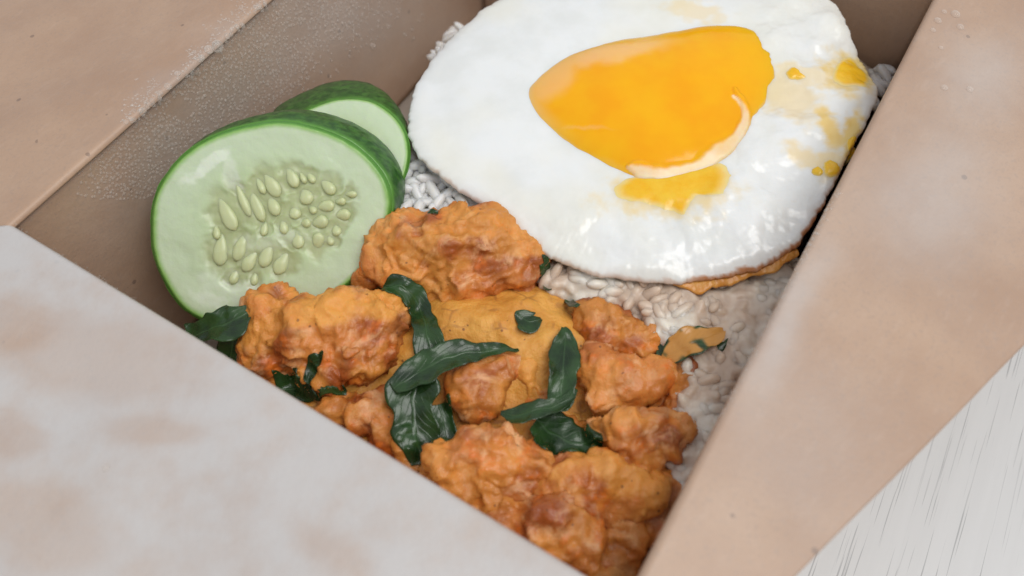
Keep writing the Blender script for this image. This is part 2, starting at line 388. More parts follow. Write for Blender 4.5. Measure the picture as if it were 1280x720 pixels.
# ------------------------------------------------------------------ generic builders
def fitq(O):
    m = O.mean(0); f = lambda X: np.stack([np.ones(len(X)), *(((X - m) * 50).T[:2]), *((((X - m) * 50) ** 2).T[:2]), ((X - m) * 50)[:, 0] * ((X - m) * 50)[:, 1]], 1)[:, :3]
    k = np.linalg.lstsq(f(O), O[:, 2], rcond=None)[0]; return lambda X: f(np.asarray(X)) @ k
def radial(name, outline, centre, mat, parent, top, n=360, rings=60, bot=None, attrs=None, edge_noise=0, seed=0, edge_size=.002):
    """closed slab. outline: (px,py,z) list; top(X, s)->height above the base surface"""
    O = np.array([at(*p) for p in outline]); O = resample(O, n); c = at(*centre)
    if edge_noise:
        d = O - c; d /= np.linalg.norm(d, axis=1)[:, None]; O = O + d * (edge_noise * fbm(O, edge_size, 4, seed, .6))[:, None]
    quad = fitq(O); qo = quad(O)
    V = []; S = []
    for k in range(rings):
        s = 1 - (k / (rings - 1)) ** 1.0
        s = max(s, 0.002); X = c + (O - c) * s; X[:, 2] = quad(X) + (O[:, 2] - qo) * s ** 5; V.append(X); S.append(np.full(n, s))
    V = np.concatenate(V); S = np.concatenate(S); base = V.copy()
    T = V.copy(); T[:, 2] += top(V, S); Bt = V.copy(); Bt[:, 2] += bot(V, S) if bot else 0 * S - .0005
    N = n * rings; VV = np.concatenate([T, Bt]); F = grid_faces(n, rings, True) + grid_faces(n, rings, True, off=N, flip=True)
    F.append(tuple(N - n + i for i in range(n))); F.append(tuple(2 * N - n + i for i in reversed(range(n))))
    for i in range(n): j = (i + 1) % n; F.append((j, i, N + i, N + j))
    at_ = {k: f(VV, np.concatenate([S, S])) for k, f in (attrs or {}).items()}
    return mesh(name, VV, F, mat, parent, attrs=at_)
def hemis(P, N, R, H, seg=8, rg=3):
    """joined droplet domes at points P with normals N"""
    V, F = [], []; P = np.asarray(P)
    for p, n_, r, h in zip(P, N, R, H):
        n_ = n_ / np.linalg.norm(n_); t = np.cross(n_, [.3, .9, .1]); t /= np.linalg.norm(t); b = np.cross(n_, t); o = len(V)
        for k in range(rg):
            a = k / rg * math.pi / 2
            for i in range(seg):
                th = 2 * math.pi * i / seg; V.append(p + (t * math.cos(th) + b * math.sin(th)) * r * math.cos(a) + n_ * h * math.sin(a))
        V.append(p + n_ * h); V.append(p - n_ * h * .1)
        for k in range(rg - 1):
            for i in range(seg):
                j = (i + 1) % seg; F.append((o + k * seg + i, o + k * seg + j, o + (k + 1) * seg + j, o + (k + 1) * seg + i))
        for i in range(seg):
            j = (i + 1) % seg; F.append((o + (rg - 1) * seg + i, o + (rg - 1) * seg + j, o + rg * seg)); F.append((o + j, o + i, o + rg * seg + 1))
    return V, F

# ------------------------------------------------------------------ rice bed
RB = thing('rice_bed', tuple(at(850, 250, .0) * [1, 1, 0] + [0, 0, FLOORZ]), 'bed of steamed white rice filling the box under the egg', 'rice')
RPOLY = [(300, 450), (270, 320), (300, 190), (410, 128), (515, 150), (545, 75), (600, 15), (640, -30), (760, -120), (1250, -120), (1250, 900), (100, 900)]
def poly_in(px, poly):
    """depth inside a polygon (positive inside)"""
    d = np.full(len(px), 1e9); ins = np.zeros(len(px), bool); m = len(poly)
    for i in range(m):
        a, b = np.array(poly[i], float), np.array(poly[(i + 1) % m], float); e = b - a
        t = np.clip(((px - a) @ e) / (e @ e), 0, 1); d = np.minimum(d, np.linalg.norm(px - a - t[:, None] * e, axis=1))
        c = ((a[1] > px[:, 1]) != (b[1] > px[:, 1])) & (px[:, 0] < (b[0] - a[0]) * (px[:, 1] - a[1]) / (b[1] - a[1] + 1e-9) + a[0]); ins ^= c
    return np.where(ins, d, -d)
def rice_z(X):
    px = photo(np.concatenate([X[:, :2], np.full((len(X), 1), .022)], 1))
    z = .0275 + .0010 * fbm(X * [1, 1, 0], .012, 3, 5)
    z -= .011 * ss(-10, 60, poly_in(px, [(280, 360), (450, 300), (655, 335), (690, 372), (800, 400), (850, 470), (850, 900), (200, 900)]))
    z -= .007 * blob(px, 1105, 100, 60, 70)
    m = ss(-4, 30, poly_in(px, RPOLY))
    return -.0063 + (z + .0063) * m
nu, nv = 130, 160; V = []
for s_ in (0, 1):
    for j in range(nv):
        for i in range(nu):
            z = .022; p = inset(A, z); ww = lab - 2 * TAP * (RIM - z) / RIM; hh = lad - 2 * TAP * (RIM - z) / RIM
            V.append(p + ab * (ww * (.003 + .994 * i / (nu - 1))) + ad * (hh * (.003 + .994 * j / (nv - 1))))
V = np.array(V); n = nu * nv; V[:n, 2] = rice_z(V[:n]); V[n:, 2] = FLOORZ + .0004
cc = V[n:].mean(0); V[n:, :2] = cc[:2] + (V[n:, :2] - cc[:2]) * .955
F = grid_faces(nu, nv) + grid_faces(nu, nv, off=n, flip=True)
for i in range(nu - 1): F += [(i + 1, i, n + i, n + i + 1), ((nv - 1) * nu + i, (nv - 1) * nu + i + 1, n + (nv - 1) * nu + i + 1, n + (nv - 1) * nu + i)]
for j in range(nv - 1): F += [(j * nu, (j + 1) * nu, n + (j + 1) * nu, n + j * nu), ((j + 1) * nu + nu - 1, j * nu + nu - 1, n + j * nu + nu - 1, n + (j + 1) * nu + nu - 1)]
mesh('rice_base', V, F, RICEB, RB)
def grain_mesh(name, mat, k, fat=0):
    V, F = [], []; L = (.0056 if fat else .0060) * (1 + .12 * (k % 3 - 1)); R = .00130 if fat else .00122; seg = 8; rg = 8; bend = .0003 * (k - 1.5)
    for j in range(rg + 1):
        t = -1 + 2 * j / rg; r = R * max(0.05, (1 - abs(t) ** 2.6)) ** .5
        for i in range(seg):
            a = 2 * math.pi * i / seg; V.append((t * L / 2, r * math.cos(a) + bend * (1 - t * t), r * .85 * math.sin(a)))
    F = grid_faces(seg, rg + 1, True) + [tuple(reversed(range(seg))), tuple(rg * seg + i for i in range(seg))]
    m = bpy.data.meshes.new(name); m.from_pydata(V, [], F); m.polygons.foreach_set('use_smooth', [True] * len(m.polygons)); m.materials.append(mat); return m
GM = [grain_mesh('rice_grain', RICE, k) for k in range(4)] + [grain_mesh('rice_grain', RICE_S, k, 1) for k in range(4)]
def in_poly(x, y, poly):
    r = False; j = len(poly) - 1
    for i in range(len(poly)):
        xi, yi = poly[i]; xj, yj = poly[j]
        if (yi > y) != (yj > y) and x < (xj - xi) * (y - yi) / (yj - yi) + xi: r = not r
        j = i
    return r
RZ = [([(498, 190), (530, 195), (610, 262), (600, 290), (500, 290)], 110, 0), ([(545, 100), (540, 70), (565, 38), (590, 32), (610, 40), (560, 120)], 40, 0),
      ([(670, 330), (760, 345), (800, 350), (1010, 330), (985, 380), (915, 500), (880, 580), (855, 600), (850, 500), (800, 400), (690, 385)], 680, 1),
      ([(850, 500), (900, 510), (880, 590), (850, 640), (832, 600)], 90, 1), ([(1075, 100), (1120, 60), (1125, 110), (1095, 130)], 25, 0)]
grains = []
for poly, cnt, soak in RZ:
    xs = [p[0] for p in poly]; ys = [p[1] for p in poly]; k = 0
    while k < cnt:
        x = random.uniform(min(xs), max(xs)); y = random.uniform(min(ys), max(ys))
        if not in_poly(x, y, poly): continue
        k += 1; p = at(x, y, .028); lay = random.random()
        z = rice_z(p[None])[0] - .0008 + (.0016 if soak else .0030) * lay; p = at(x, y, z)
        R_ = Matrix.Rotation(random.uniform(0, 6.28), 3, 'Z') @ Matrix.Rotation(random.gauss(0, .3), 3, 'Y') @ Matrix.Rotation(random.uniform(0, 6), 3, 'X')
        sk = soak
        grains.append((lay, p, R_, (4 if sk else 0) + random.randrange(4), soak))
white = [g for g in grains if g[4] == 0]; soaked = sorted([g for g in grains if g[4]], key=lambda g: -g[0])
single = (white + soaked)[:298]; rest = (white + soaked)[298:]
for g in single:
    o = bpy.data.objects.new('rice_grain', GM[g[3]]); COL.objects.link(o); o.parent = RB
    o.matrix_local = Matrix.Translation(Vector(g[1]) - RB.location) @ g[2].to_4x4()
V, F = [], []
for g in rest:
    v = np.array([q.co[:] for q in GM[g[3]].vertices]); o_ = len(V); V += list(v * 1.1 @ np.array(g[2]).T + g[1]); F += [tuple(i + o_ for i in q.vertices) for q in GM[g[3]].polygons]
def remesh(V, F, vox, fac, it):
    m = bpy.data.meshes.new('t'); m.from_pydata([tuple(v) for v in V], [], F); o = bpy.data.objects.new('t', m); COL.objects.link(o)
    r = o.modifiers.new('r', 'REMESH'); r.mode = 'VOXEL'; r.voxel_size = vox
    s_ = o.modifiers.new('s', 'SMOOTH'); s_.factor = fac; s_.iterations = it
    e = o.evaluated_get(bpy.context.evaluated_depsgraph_get()); me = e.to_mesh()
    n = len(me.vertices); P = np.zeros(n * 3); me.vertices.foreach_get('co', P); P = P.reshape(-1, 3)
    Nn = np.zeros(n * 3); me.vertices.foreach_get('normal', Nn); Nn = Nn.reshape(-1, 3); F = [tuple(p.vertices) for p in me.polygons]
    e.to_mesh_clear(); bpy.data.objects.remove(o); bpy.data.meshes.remove(m); return P, Nn, F
P, Nn, F = remesh(V, F, .00035, .6, 3)
tag(mesh('rice_grains', P, F, RICE_S, RB), kind='stuff')

# ------------------------------------------------------------------ chicken and sauce
BV = []                            # surfaces leaves can lie on
def z_under(x, y, default):
    best = default
    for b in BV:
        h = b.ray_cast(Vector((x, y, .12)), Vector((0, 0, -1)))
        if h[0] is not None and h[0].z > best: best = h[0].z
    return best
def ico(c, r, sub=2):
    import bmesh
    bm = bmesh.new(); bmesh.ops.create_icosphere(bm, subdivisions=sub, radius=1)
    V = np.array([v.co[:] for v in bm.verts]) * r + c; F = [tuple(v.index for v in f.verts) for f in bm.faces]; bm.free(); return V, F
def chunk(label, balls, seed, sauce=.4, fried=.3, vox=.00055, rough=1.0, saucy=(), name='chicken_piece'):
    V, F = [], []
    cs = np.array([at(b[0], b[1], b[2]) for b in balls])
    for b, c in zip(balls, cs):
        r = 1.10 * b[3] * np.linalg.norm(c - CAM) / FPX; sq = b[4] if len(b) > 4 else .85
        v, f = ico(c, r * np.array([1, 1, sq])); o_ = len(V); V += list(v); F += [tuple(i + o_ for i in q) for q in f]
    P, Nn, F = remesh(V, F, vox, .7, 7)
    W_ = P + .003 * np.stack([fbm(P, .008, 2, seed + .3), fbm(P, .008, 2, seed + .6), fbm(P, .008, 2, seed + .9)], -1)
    big = fbm(W_, .010, 2, seed); mid = fbm(W_, .0042, 3, seed + 1.1); rid = 1 - 2 * np.abs(fbm(W_, .0060, 3, seed + 2.2))
    lump = -np.abs(fbm(W_, .0032, 3, seed + 4.2))
    P = P + Nn * (rough * (  .0017 * big + .0004 * mid + .0007 * (rid - .4) + .00022 * fbm(P, .0013, 2, seed) + .0006 * (lump + .25)))[:, None]
    Q = P + .0012 * np.stack([fbm(P, .003, 2, seed + .1), fbm(P, .003, 2, seed + .4), fbm(P, .003, 2, seed + .7)], -1)
    w1 = worley(Q / .0062 + seed * 3.7 + 50); w2 = worley(Q / .0026 + seed * 5.1 + 50)
    P = P + Nn * (rough * (.0016 * (w1[2] - .5) * ss(0, .22, w1[1]) + .0005 * (w2[2] - .4) * ss(0, .25, w2[1])))[:, None]
    px = photo(P)
    S = min(1, sauce + .08) * ss(-.15, .35, fbm(P, .009, 3, seed + 3.3) + .35 * Nn[:, 2] - .1)
    for b in saucy: S = np.maximum(S, ss(.25, .7, blob(px, *b) + .25 * fbm(P, .004, 3, seed)))
    Fr = np.clip(fried * 1.3 * ss(-.1, .6, fbm(P, .007, 3, seed + 5.5) + .1), 0, 1) * (1 - S)
    c = cs.mean(0); base = (c[0], c[1], P[:, 2].min())
    o = mesh(name, P - np.array(base), F, CHICK, attrs={'sauce': S, 'fried': Fr}); o.location = base
    tag(o, label, 'fried chicken', 'battered chicken pieces in orange sauce')
    BV.append(BVHTree.FromPolygons(P.tolist(), F)); return o
def sauce_z(X):
    px = photo(np.concatenate([X[:, :2], np.full((len(X), 1), .026)], 1))
    z = .0218 + .0068 * blob(px, 610, 405, 130, 65) + .0035 * blob(px, 700, 450, 100, 70) + .003 * blob(px, 420, 420, 120, 60)
    z += .0013 * fbm(X * [1, 1, 0], .011, 3, 9) + .0004 * fbm(X * [1, 1, 0], .004, 2, 4)
    return z, px
sp = [(300, 400), (345, 375), (430, 368), (500, 350), (600, 345), (680, 352), (720, 372), (800, 392), (850, 430), (880, 480), (900, 560), (880, 680), (820, 760), (720, 770), (620, 700), (500, 620), (400, 540), (300, 470)]
SAU = radial('curry_sauce', [(x, y, .022) for x, y in sp], (610, 520, .022), SAUCE, None,
             lambda X, S: (sauce_z(X)[0] - .022) - .006 * ss(.86, 1.0, S), n=420, rings=130, bot=lambda X, S: -.018 + 0 * S)
tag(SAU, 'thick curdled orange curry sauce pooled between the chicken pieces', 'sauce')
BV.append(BVHTree.FromPolygons([v.co[:] for v in SAU.data.vertices], [tuple(p.vertices) for p in SAU.data.polygons]))
chunk('largest rounded chicken nugget, between cucumber and egg at the top of the heap', [(515, 318, .029, 52), (560, 305, .031, 50), (605, 305, .031, 46), (640, 322, .029, 44), (590, 335, .027, 55), (640, 350, .025, 36), (540, 345, .026, 40), (478, 330, .026, 26)], 1, .55, .3)
chunk('wide sauce-topped chicken piece under the cucumber slice with a tiny crumb on it', [(345, 396, .027, 40), (338, 440, .025, 38), (385, 420, .028, 46), (430, 405, .029, 42), (475, 395, .029, 36), (455, 435, .027, 44), (405, 455, .026, 38), (335, 470, .021, 30)], 2, .55, .6, saucy=((410, 385, 50, 28, -.2), (480, 380, 40, 22, 0)))
chunk('small brown chicken piece below the wide piece beside the near flap', [(425, 512, .024, 26), (460, 520, .024, 28), (492, 545, .024, 30), (505, 580, .022, 30)], 3, .35, .5)
chunk('smooth pale chicken nugget in the middle between two leaf strips', [(590, 480, .0275, 33), (600, 500, .026, 30), (618, 462, .0275, 25), (645, 452, .026, 19)], 4, .35, .1, rough=.7)
chunk('hooked sauce-covered chicken piece right of the pale nugget', [(660, 470, .024, 24), (675, 490, .023, 22), (672, 450, .024, 20), (640, 500, .022, 22)], 5, .9, .2)
chunk('upper right craggy chicken piece just below the shaded rice', [(742, 400, .0275, 25), (775, 408, .0275, 26), (808, 420, .0265, 20), (750, 425, .027, 25), (790, 435, .026, 22)], 6, .45, .45)
chunk('pale lumpy chicken piece in the right middle above the frilly piece', [(745, 462, .0275, 27), (778, 480, .0275, 32), (755, 492, .027, 26), (815, 482, .0265, 26)], 7, .3, .2)
chunk('knobbly chicken knuckle at the right, touching the rice', [(845, 475, .0265, 27), (862, 492, .025, 24), (850, 505, .025, 24), (878, 520, .021, 24), (872, 545, .020, 26)], 8, .2, .7)
chunk('frilly chicken piece with torn pointed lower edge at the right', [(748, 535, .029, 22), (780, 540, .0295, 30), (815, 545, .029, 32), (790, 572, .028, 28), (815, 592, .026, 18), (850, 540, .027, 26), (862, 562, .024, 22)], 9, .3, .45, rough=1.2)
chunk('broad flat-topped chicken piece at the bottom beside the near flap', [(560, 580, .030, 32), (595, 565, .031, 32), (635, 562, .031, 30), (665, 580, .030, 28), (620, 600, .029, 40), (575, 605, .028, 32), (545, 600, .027, 24)], 10, .35, .25, rough=1.2)
chunk('smooth orange chicken piece at lower centre under the frilly piece', [(715, 605, .028, 36), (755, 600, .028, 34), (795, 612, .027, 34), (750, 630, .026, 36), (690, 620, .027, 30)], 11, .65, .2, rough=.8)
chunk('rough chicken piece lowest in the heap where the two near flaps meet', [(640, 640, .027, 34), (680, 655, .0275, 38), (715, 680, .026, 36), (660, 680, .024, 40), (600, 630, .026, 28), (735, 715, .023, 36)], 12, .4, .3)
chunk('dark shaded chicken piece in the lowest right corner by the right flap', [(775, 665, .023, 36), (810, 655, .022, 34), (770, 700, .021, 38), (832, 618, .025, 28), (850, 600, .024, 24)], 13, .25, .6)
chunk('reddish chicken scrap beneath the upper right piece and the leaf strip', [(700, 540, .021, 30), (740, 575, .021, 26), (690, 575, .022, 26)], 14, .3, .6)
chunk('small brown chicken scrap half hidden left of the largest nugget', [(462, 345, .026, 13), (452, 352, .025, 11)], 15, .1, .6, vox=.0004, rough=.6)
cr = chunk('tiny pale batter crumb on the wide sauce-topped piece', [(436, 442, .0345, 8), (445, 438, .0345, 7), (430, 438, .034, 6)], 16, .1, 0, vox=.00025, rough=.3, name='batter_crumb'); cr['category'] = 'crumb'; del cr['group']

# ------------------------------------------------------------------ basil
def leaf(label, spine, seed=0, fold=.35, off=.0006, sauce=0, N=60, Mc=17, wav=.0009, name='basil_leaf', twist=0., drape=1.0):
    """spine: (px, py, half width px, z or None)"""
    P = []
    for s_ in spine:
        z = s_[3]
        if z is None:
            d = ray(s_[0], s_[1]); d = d / np.linalg.norm(d); best = None
            for b in BV:
                h = b.ray_cast(Vector(CAM), Vector(d))
                if h[0] is not None and (best is None or h[3] < best[1]): best = (h[0], h[3])
            z = (best[0].z if best else .024) + off
        p = at(s_[0], s_[1], z); P.append([*p, s_[2] * np.linalg.norm(p - CAM) / FPX])
    P = resample(P, N, False); c = P[:, :3]; w = P[:, 3] * (1 + .28 * fbm(P[:, :3], .0045, 2, seed + 11))
    T = np.gradient(c, axis=0); T /= np.linalg.norm(T, axis=1)[:, None]
    Sd = np.cross(T, UP); Sd /= np.linalg.norm(Sd, axis=1)[:, None]; Nr = np.cross(Sd, T)
    V = []; ac = []; al = []
    for j in range(N):
        tw = twist * (j / N - .5) * 2; sd = Sd[j] * math.cos(tw) + Nr[j] * math.sin(tw); nr = -Sd[j] * math.sin(tw) + Nr[j] * math.cos(tw)
        for i in range(Mc):
            u = -1 + 2 * i / (Mc - 1)
            V.append(c[j] + sd * u * w[j] * (1 + .06 * math.sin(j * .22 + seed)) + nr * (fold * abs(u) ** 1.5 * w[j] * (1 if u > 0 else .6))); ac.append(u); al.append(j / N)
    V = np.array(V); ac = np.array(ac); al = np.array(al)
    V[:, 2] += wav * fbm(V, .005, 2, seed) * (.4 + np.abs(ac)); V[:, :2] += (wav * .8 * np.stack([fbm(V, .006, 2, seed + 3), fbm(V, .006, 2, seed + 7)], -1))
    if drape:
        for i, v in enumerate(V):
            zu = z_under(v[0], v[1], -1)
            if zu > 0: V[i, 2] = max(v[2], zu + .0003) if v[2] > zu - .006 else v[2]
        Z = V[:, 2].reshape(N, Mc)
        for _ in range(9):
            Zp = np.pad(Z, 1, 'edge'); Z2 = (Zp[:-2, 1:-1] + Zp[2:, 1:-1] + Zp[1:-1, :-2] + Zp[1:-1, 2:]) / 4; Z = np.maximum(Z, .5 * Z + .5 * Z2)
        V[:, 2] = Z.ravel()
    n = len(V); b0 = V[:, :].copy(); b0[:, 2] -= .00012; VV = np.concatenate([V, b0]); F = grid_faces(Mc, N) + grid_faces(Mc, N, off=n, flip=True)
    for j in range(N - 1): a = j * Mc; F += [(a, a + Mc, n + a + Mc, n + a), (a + Mc * 2 - 1, a + Mc - 1, n + a + Mc - 1, n + a + Mc * 2 - 1)]
    for i in range(Mc - 1): a = (N - 1) * Mc + i; F += [(i + 1, i, n + i, n + i + 1), (a, a + 1, n + a + 1, n + a)]
    S = sauce * ss(-.75, -.45, fbm(VV, .005, 3, seed + 2) - .5 * (np.abs(np.concatenate([ac, ac])) > .8))
    base = VV.mean(0); base[2] = VV[:, 2].min()
    o = mesh(name, VV - base, F, LEAF, attrs={'across': np.concatenate([ac, ac]), 'along': np.concatenate([al, al]), 'sauce': S}); o.location = base
    return tag(o, label, 'basil leaf', 'dark green wilted basil leaves')
leaf('leaf corner tucked under the cucumber at the near flap', [(232, 425, 16, .028), (262, 412, 22, .030), (292, 402, 21, .031), (312, 388, 8, .031), (320, 382, 1, .031)], 1, drape=0)
leaf('second fold of leaf hanging below the cucumber beside the chicken', [(300, 392, 6, .031), (296, 410, 16, .029), (290, 432, 18, .027), (284, 455, 12, .024)], 2, drape=0)
leaf('short leaf strip curling down from the largest nugget to the centre', [(477, 360, 3, None), (494, 358, 13, None), (512, 368, 16, None), (524, 384, 13, None), (530, 402, 17, None), (536, 425, 19, None), (540, 448, 18, None)], 3, .25, .0010)
leaf('long pointed leaf lying across the centre above the pale nugget', [(494, 484, 10, .0315), (518, 466, 22, .0322), (548, 452, 21, .0326), (580, 442, 19, .0322), (612, 438, 10, .0312), (650, 434, 1, .0300)], 4, .35, .0012)
leaf('large dark hanging leaf left of the pale nugget', [(515, 470, 22, .031), (516, 495, 27, .0300), (520, 525, 29, .0285), (522, 552, 24, .0270), (525, 582, 14, .0255)], 5, .3, .001)
leaf('lower leaf half shaded behind the large dark hanging leaf', [(548, 505, 14, .0265), (552, 530, 18, .0255), (556, 555, 16, .0245), (548, 578, 8, .024)], 6, .3)
leaf('small diamond-shaped leaf scrap on the sauce', [(646, 392, 3, None), (655, 398, 13, None), (664, 403, 14, None), (677, 398, 4, None)], 7, .2, .0008)
leaf('tiny square leaf scrap beside the small diamond scrap', [(712, 377, 5, None), (718, 381, 6, None), (724, 384, 4, None)], 8, .1, .0006)
leaf('upright leaf strip with pale midrib right of the centre', [(705, 408, 3, .0300), (707, 425, 13, .0300), (704, 450, 19, .0300), (703, 475, 19, .0300), (700, 497, 16, .0298), (690, 512, 8, .0292)], 9, .35, .001)
leaf('curled leaf sweeping left from the foot of the upright leaf strip', [(622, 516, 3, .0290), (645, 518, 12, .0292), (672, 514, 13, .0298), (700, 503, 11, .0304), (722, 484, 3, .0306)], 10, .5, .001)
leaf('broad dark leaf in the hollow above the smooth orange piece', [(668, 528, 14, .0265), (690, 540, 32, .0268), (710, 552, 32, .0268), (735, 558, 18, .0262), (750, 556, 5, .026)], 11, .15, .001)
leaf('dark leaf in the shaded gap under the wide sauce-topped piece', [(345, 488, 10, .022), (375, 487, 18, .0225), (410, 492, 16, .0225), (440, 498, 8, .022)], 12, .2)
leaf('sliver of leaf standing on the wide sauce-topped piece', [(383, 478, 5, None), (392, 462, 8, None), (400, 447, 5, None), (404, 440, 1, None)], 13, .2, .0008)
leaf('leaf sliver on the crest of the largest nugget', [(534, 266, 2, None), (540, 265, 5, None), (547, 267, 3, None)], 14, .1, .0005)
leaf('orange sauce-smeared leaf tip lying on the shaded rice', [(826, 446, 4, .0285), (842, 438, 16, .0300), (862, 430, 20, .0310), (885, 422, 17, .0310), (900, 416, 9, .030), (907, 412, 3, .0295)], 15, .25, sauce=.95, drape=0)
leaf('dark leaf underlying the orange sauce-smeared leaf tip', [(820, 440, 12, .0275), (845, 447, 14, .0275), (868, 447, 15, .0278), (895, 426, 15, .0288), (908, 412, 4, .0288)], 16, .1, drape=0)
leaf('narrow leaf piece at the right end of the largest nugget by the egg', [(680, 340, 5, None), (684, 352, 8, None), (682, 364, 5, None)], 17, .2, .0008)

# ------------------------------------------------------------------ cucumber
def cz(px, py): return .0340 - 1.0e-5 * (px - 340) - 1.0e-4 * (py - 277)
def bz(px, py): return .0365 - 1.0e-5 * (px - 440) - 5e-5 * (py - 150)
SD = [(283, 268, 25, 10, 62), (275, 312, 22, 10, 92), (300, 309, 20, 8.5, 108), (312, 326, 17, 8.5, 120), (333, 318, 19, 8.5, 108), (352, 329, 17, 9, 118),
      (320, 257, 24, 8, 66), (303, 250, 26, 6, 66), (339, 231, 19, 9.5, 58), (341, 257, 15, 8, 66), (364, 221, 16, 8, 62), (409, 233, 14, 7.5, 45), (382, 245, 12, 9.5, 70),
      (368, 265, 10, 8, 80), (406, 258, 13, 7.5, -8), (427, 269, 12, 7.5, -10), (399, 278, 12, 8.5, -15), (381, 279, 8, 6, 0), (372, 299, 13, 8.5, 85), (397, 303, 13, 8, -75),
      (420, 288, 8, 6.5, 70), (438, 243, 9, 4.5, 0), (354, 283, 11, 6, 80), (293, 345, 12, 6, 110), (378, 222, 9, 4, 60), (325, 232, 13, 5, 60), (388, 222, 9, 5, 50), (425, 252, 8, 5, -5), (412, 300, 8, 5, 60), (390, 262, 7, 5, 40), (330, 286, 10, 5, 100), (270, 290, 10, 5, 80), (318, 348, 10, 5, 100)]
def cucumber(label, outline, centre, zf, exv, seeds, gel=None, pales=()):
    O = resample(np.array([at(x, y, zf(x, y)) for x, y in outline]), 360); c = at(*centre, zf(*centre)); c0 = at(*centre, zf(*centre))
    nP = np.cross(O[0] - c, O[90] - c); nP /= np.linalg.norm(nP); nP *= np.sign(nP[2])
    root = thing('cucumber_slice', tuple(c0 + exv * 1.1), label, 'cucumber slice', 'cucumber slices')
    O = O + nP * 0; n = 360; rings = 110; V = []; S = []
    for k in range(rings):
        s = max(1 - k / (rings - 1), .002); V.append(c + (O - c) * s); S.append(np.full(n, s))
    V = np.concatenate(V); S = np.concatenate(S); px = photo(V)
    G = np.zeros(len(V)); H = np.zeros(len(V)); pale = np.zeros(len(V))
    if seeds:
        jit = 7 * np.stack([fbm(V, .004, 3, 1), fbm(V, .004, 3, 2)], -1); q = px + jit
        reg = np.zeros(len(V))
        for (x, y, a, b, r) in SD: reg = np.maximum(reg, blob(q, x, y, a * 1.5, b * 2.6, math.radians(r)))
        G = .64 * ss(.25, .7, reg) * (.75 + .25 * np.clip(1 + fbm(V, .003, 3, 6), 0, 1)); G *= 1 - .6 * blob(q, 350, 292, 40, 12, -.15)
        H -= .0005 * ss(.2, .75, reg) * (1 + .6 * fbm(V, .003, 2, 8))
        for (x, y, rx, ry, r, k) in pales: pale = np.maximum(pale, k * ss(.3, .8, blob(q, x, y, rx, ry, r) + .3 * fbm(V, .003, 3, 3)))
    H += .00018 * fbm(V, .006, 3, 4) - .0007 * ss(.955, 1., S) ** 2
    V = V + nP * H[:, None]; F = grid_faces(n, rings, True) + [tuple((rings - 1) * n + i for i in range(n))]
    # shallow underside so the flesh is a solid disc
    N0 = len(V); b1 = O * .985 + c * .015 + exv * .98; V = np.concatenate([V, b1]); F.append(tuple(N0 + i for i in reversed(range(n))))
    for i in range(n): j = (i + 1) % n; F.append((j, i, N0 + i, N0 + j))
    z1 = np.zeros(n)
    mesh('flesh', V, F, FLESH, root, attrs={'rad': np.concatenate([S, z1 + 1]), 'gel': np.concatenate([G, z1]), 'pale': np.concatenate([pale, z1])})
    V = []; E = []; d = O - c; d /= np.linalg.norm(d, axis=1)[:, None]; K = 16
    for k in range(K):
        t = k / (K - 1); bul = math.sin(math.pi * min(t * 1.0, 1)) * .0006 + .00012
        V.append(O + exv * t - nP * .00075 * (1 - t) + d * bul); E.append(np.full(n, max(0, 1 - t * 7)))
    for k in range(K):
        t = 1 - k / (K - 1); V.append(O + exv * t - nP * .0009 * (1 - t) - d * .0004); E.append(np.zeros(n))
    V = np.concatenate(V); V += .00015 * fbm(V, .003, 2, 4)[:, None] * np.tile(d, (2 * K, 1)); F = grid_faces(n, 2 * K, True)
    for i in range(n): j = (i + 1) % n; F.append(((2 * K - 1) * n + i, (2 * K - 1) * n + j, j, i))
    mesh('rind', V, F, SKIN, root, attrs={'edge': np.concatenate(E)})
    if seeds:
        for idx, (x, y, a, b, r) in enumerate(SD):
            p = at_plane(x, y, c, nP); e = math.radians(r); p2 = at_plane(x + 10 * math.cos(e), y + 10 * math.sin(e), c, nP)
            u = p2 - p; sc_ = np.linalg.norm(u) / 10; u /= np.linalg.norm(u); v = np.cross(nP, u); VV = []; seg, rg = 14, 10
            for j in range(rg + 1):
                t = -1 + 2 * j / rg; rr = max(.04, 1 - t * t) ** .6 * (1 + .42 * t)
                for i in range(seg):
                    th = 2 * math.pi * i / seg
                    VV.append(p + u * t * a * sc_ * .92 + v * rr * b * sc_ * .92 * math.cos(th) + nP * (rr * .0006 * math.sin(th) - .00042 + .0003 * t))
            VV = np.array(VV); VV = VV + .00012 * fbm(VV, .0015, 2, idx)[:, None] * nP
            mesh('seed', VV, grid_faces(seg, rg + 1, True) + [tuple(reversed(range(seg))), tuple(rg * seg + i for i in range(seg))], SEED, root)
    return root
fo = [(187, 285), (190, 252), (203, 222), (228, 193), (262, 171), (305, 157), (350, 151), (395, 159), (432, 174), (462, 196), (482, 222), (490, 250), (485, 282), (472, 315), (445, 348), (410, 374), (365, 395), (312, 408), (264, 405), (228, 387), (203, 352), (190, 318)]
ex1 = at(345 + 24, 277 - 20, cz(345, 277) - .0055) - at(345, 277, cz(345, 277))
cucumber('large front cucumber slice showing its seeds, leaning on the card wall', fo, (342, 275), cz, ex1, True,
         pales=((262, 205, 40, 9, -.7, .8), (290, 215, 12, 32, -.35, .5), (300, 365, 70, 22, .25, .45), (345, 300, 60, 14, -.15, .3), (262, 375, 30, 12, .5, .6)))
bo = [(x * .80 + (422 - 342 * .80), y * .72 + (183 - 275 * .72)) for x, y in fo]
bo = [(330, 190), (335, 170), (352, 152), (380, 138), (410, 126), (440, 122), (468, 127), (492, 143), (507, 165), (512, 192), (505, 222), (485, 248), (450, 262), (400, 262), (355, 245), (335, 218)]
ex2 = at(424 - 2, 190 - 26, bz(424, 190) - .006) - at(424, 190, bz(424, 190))
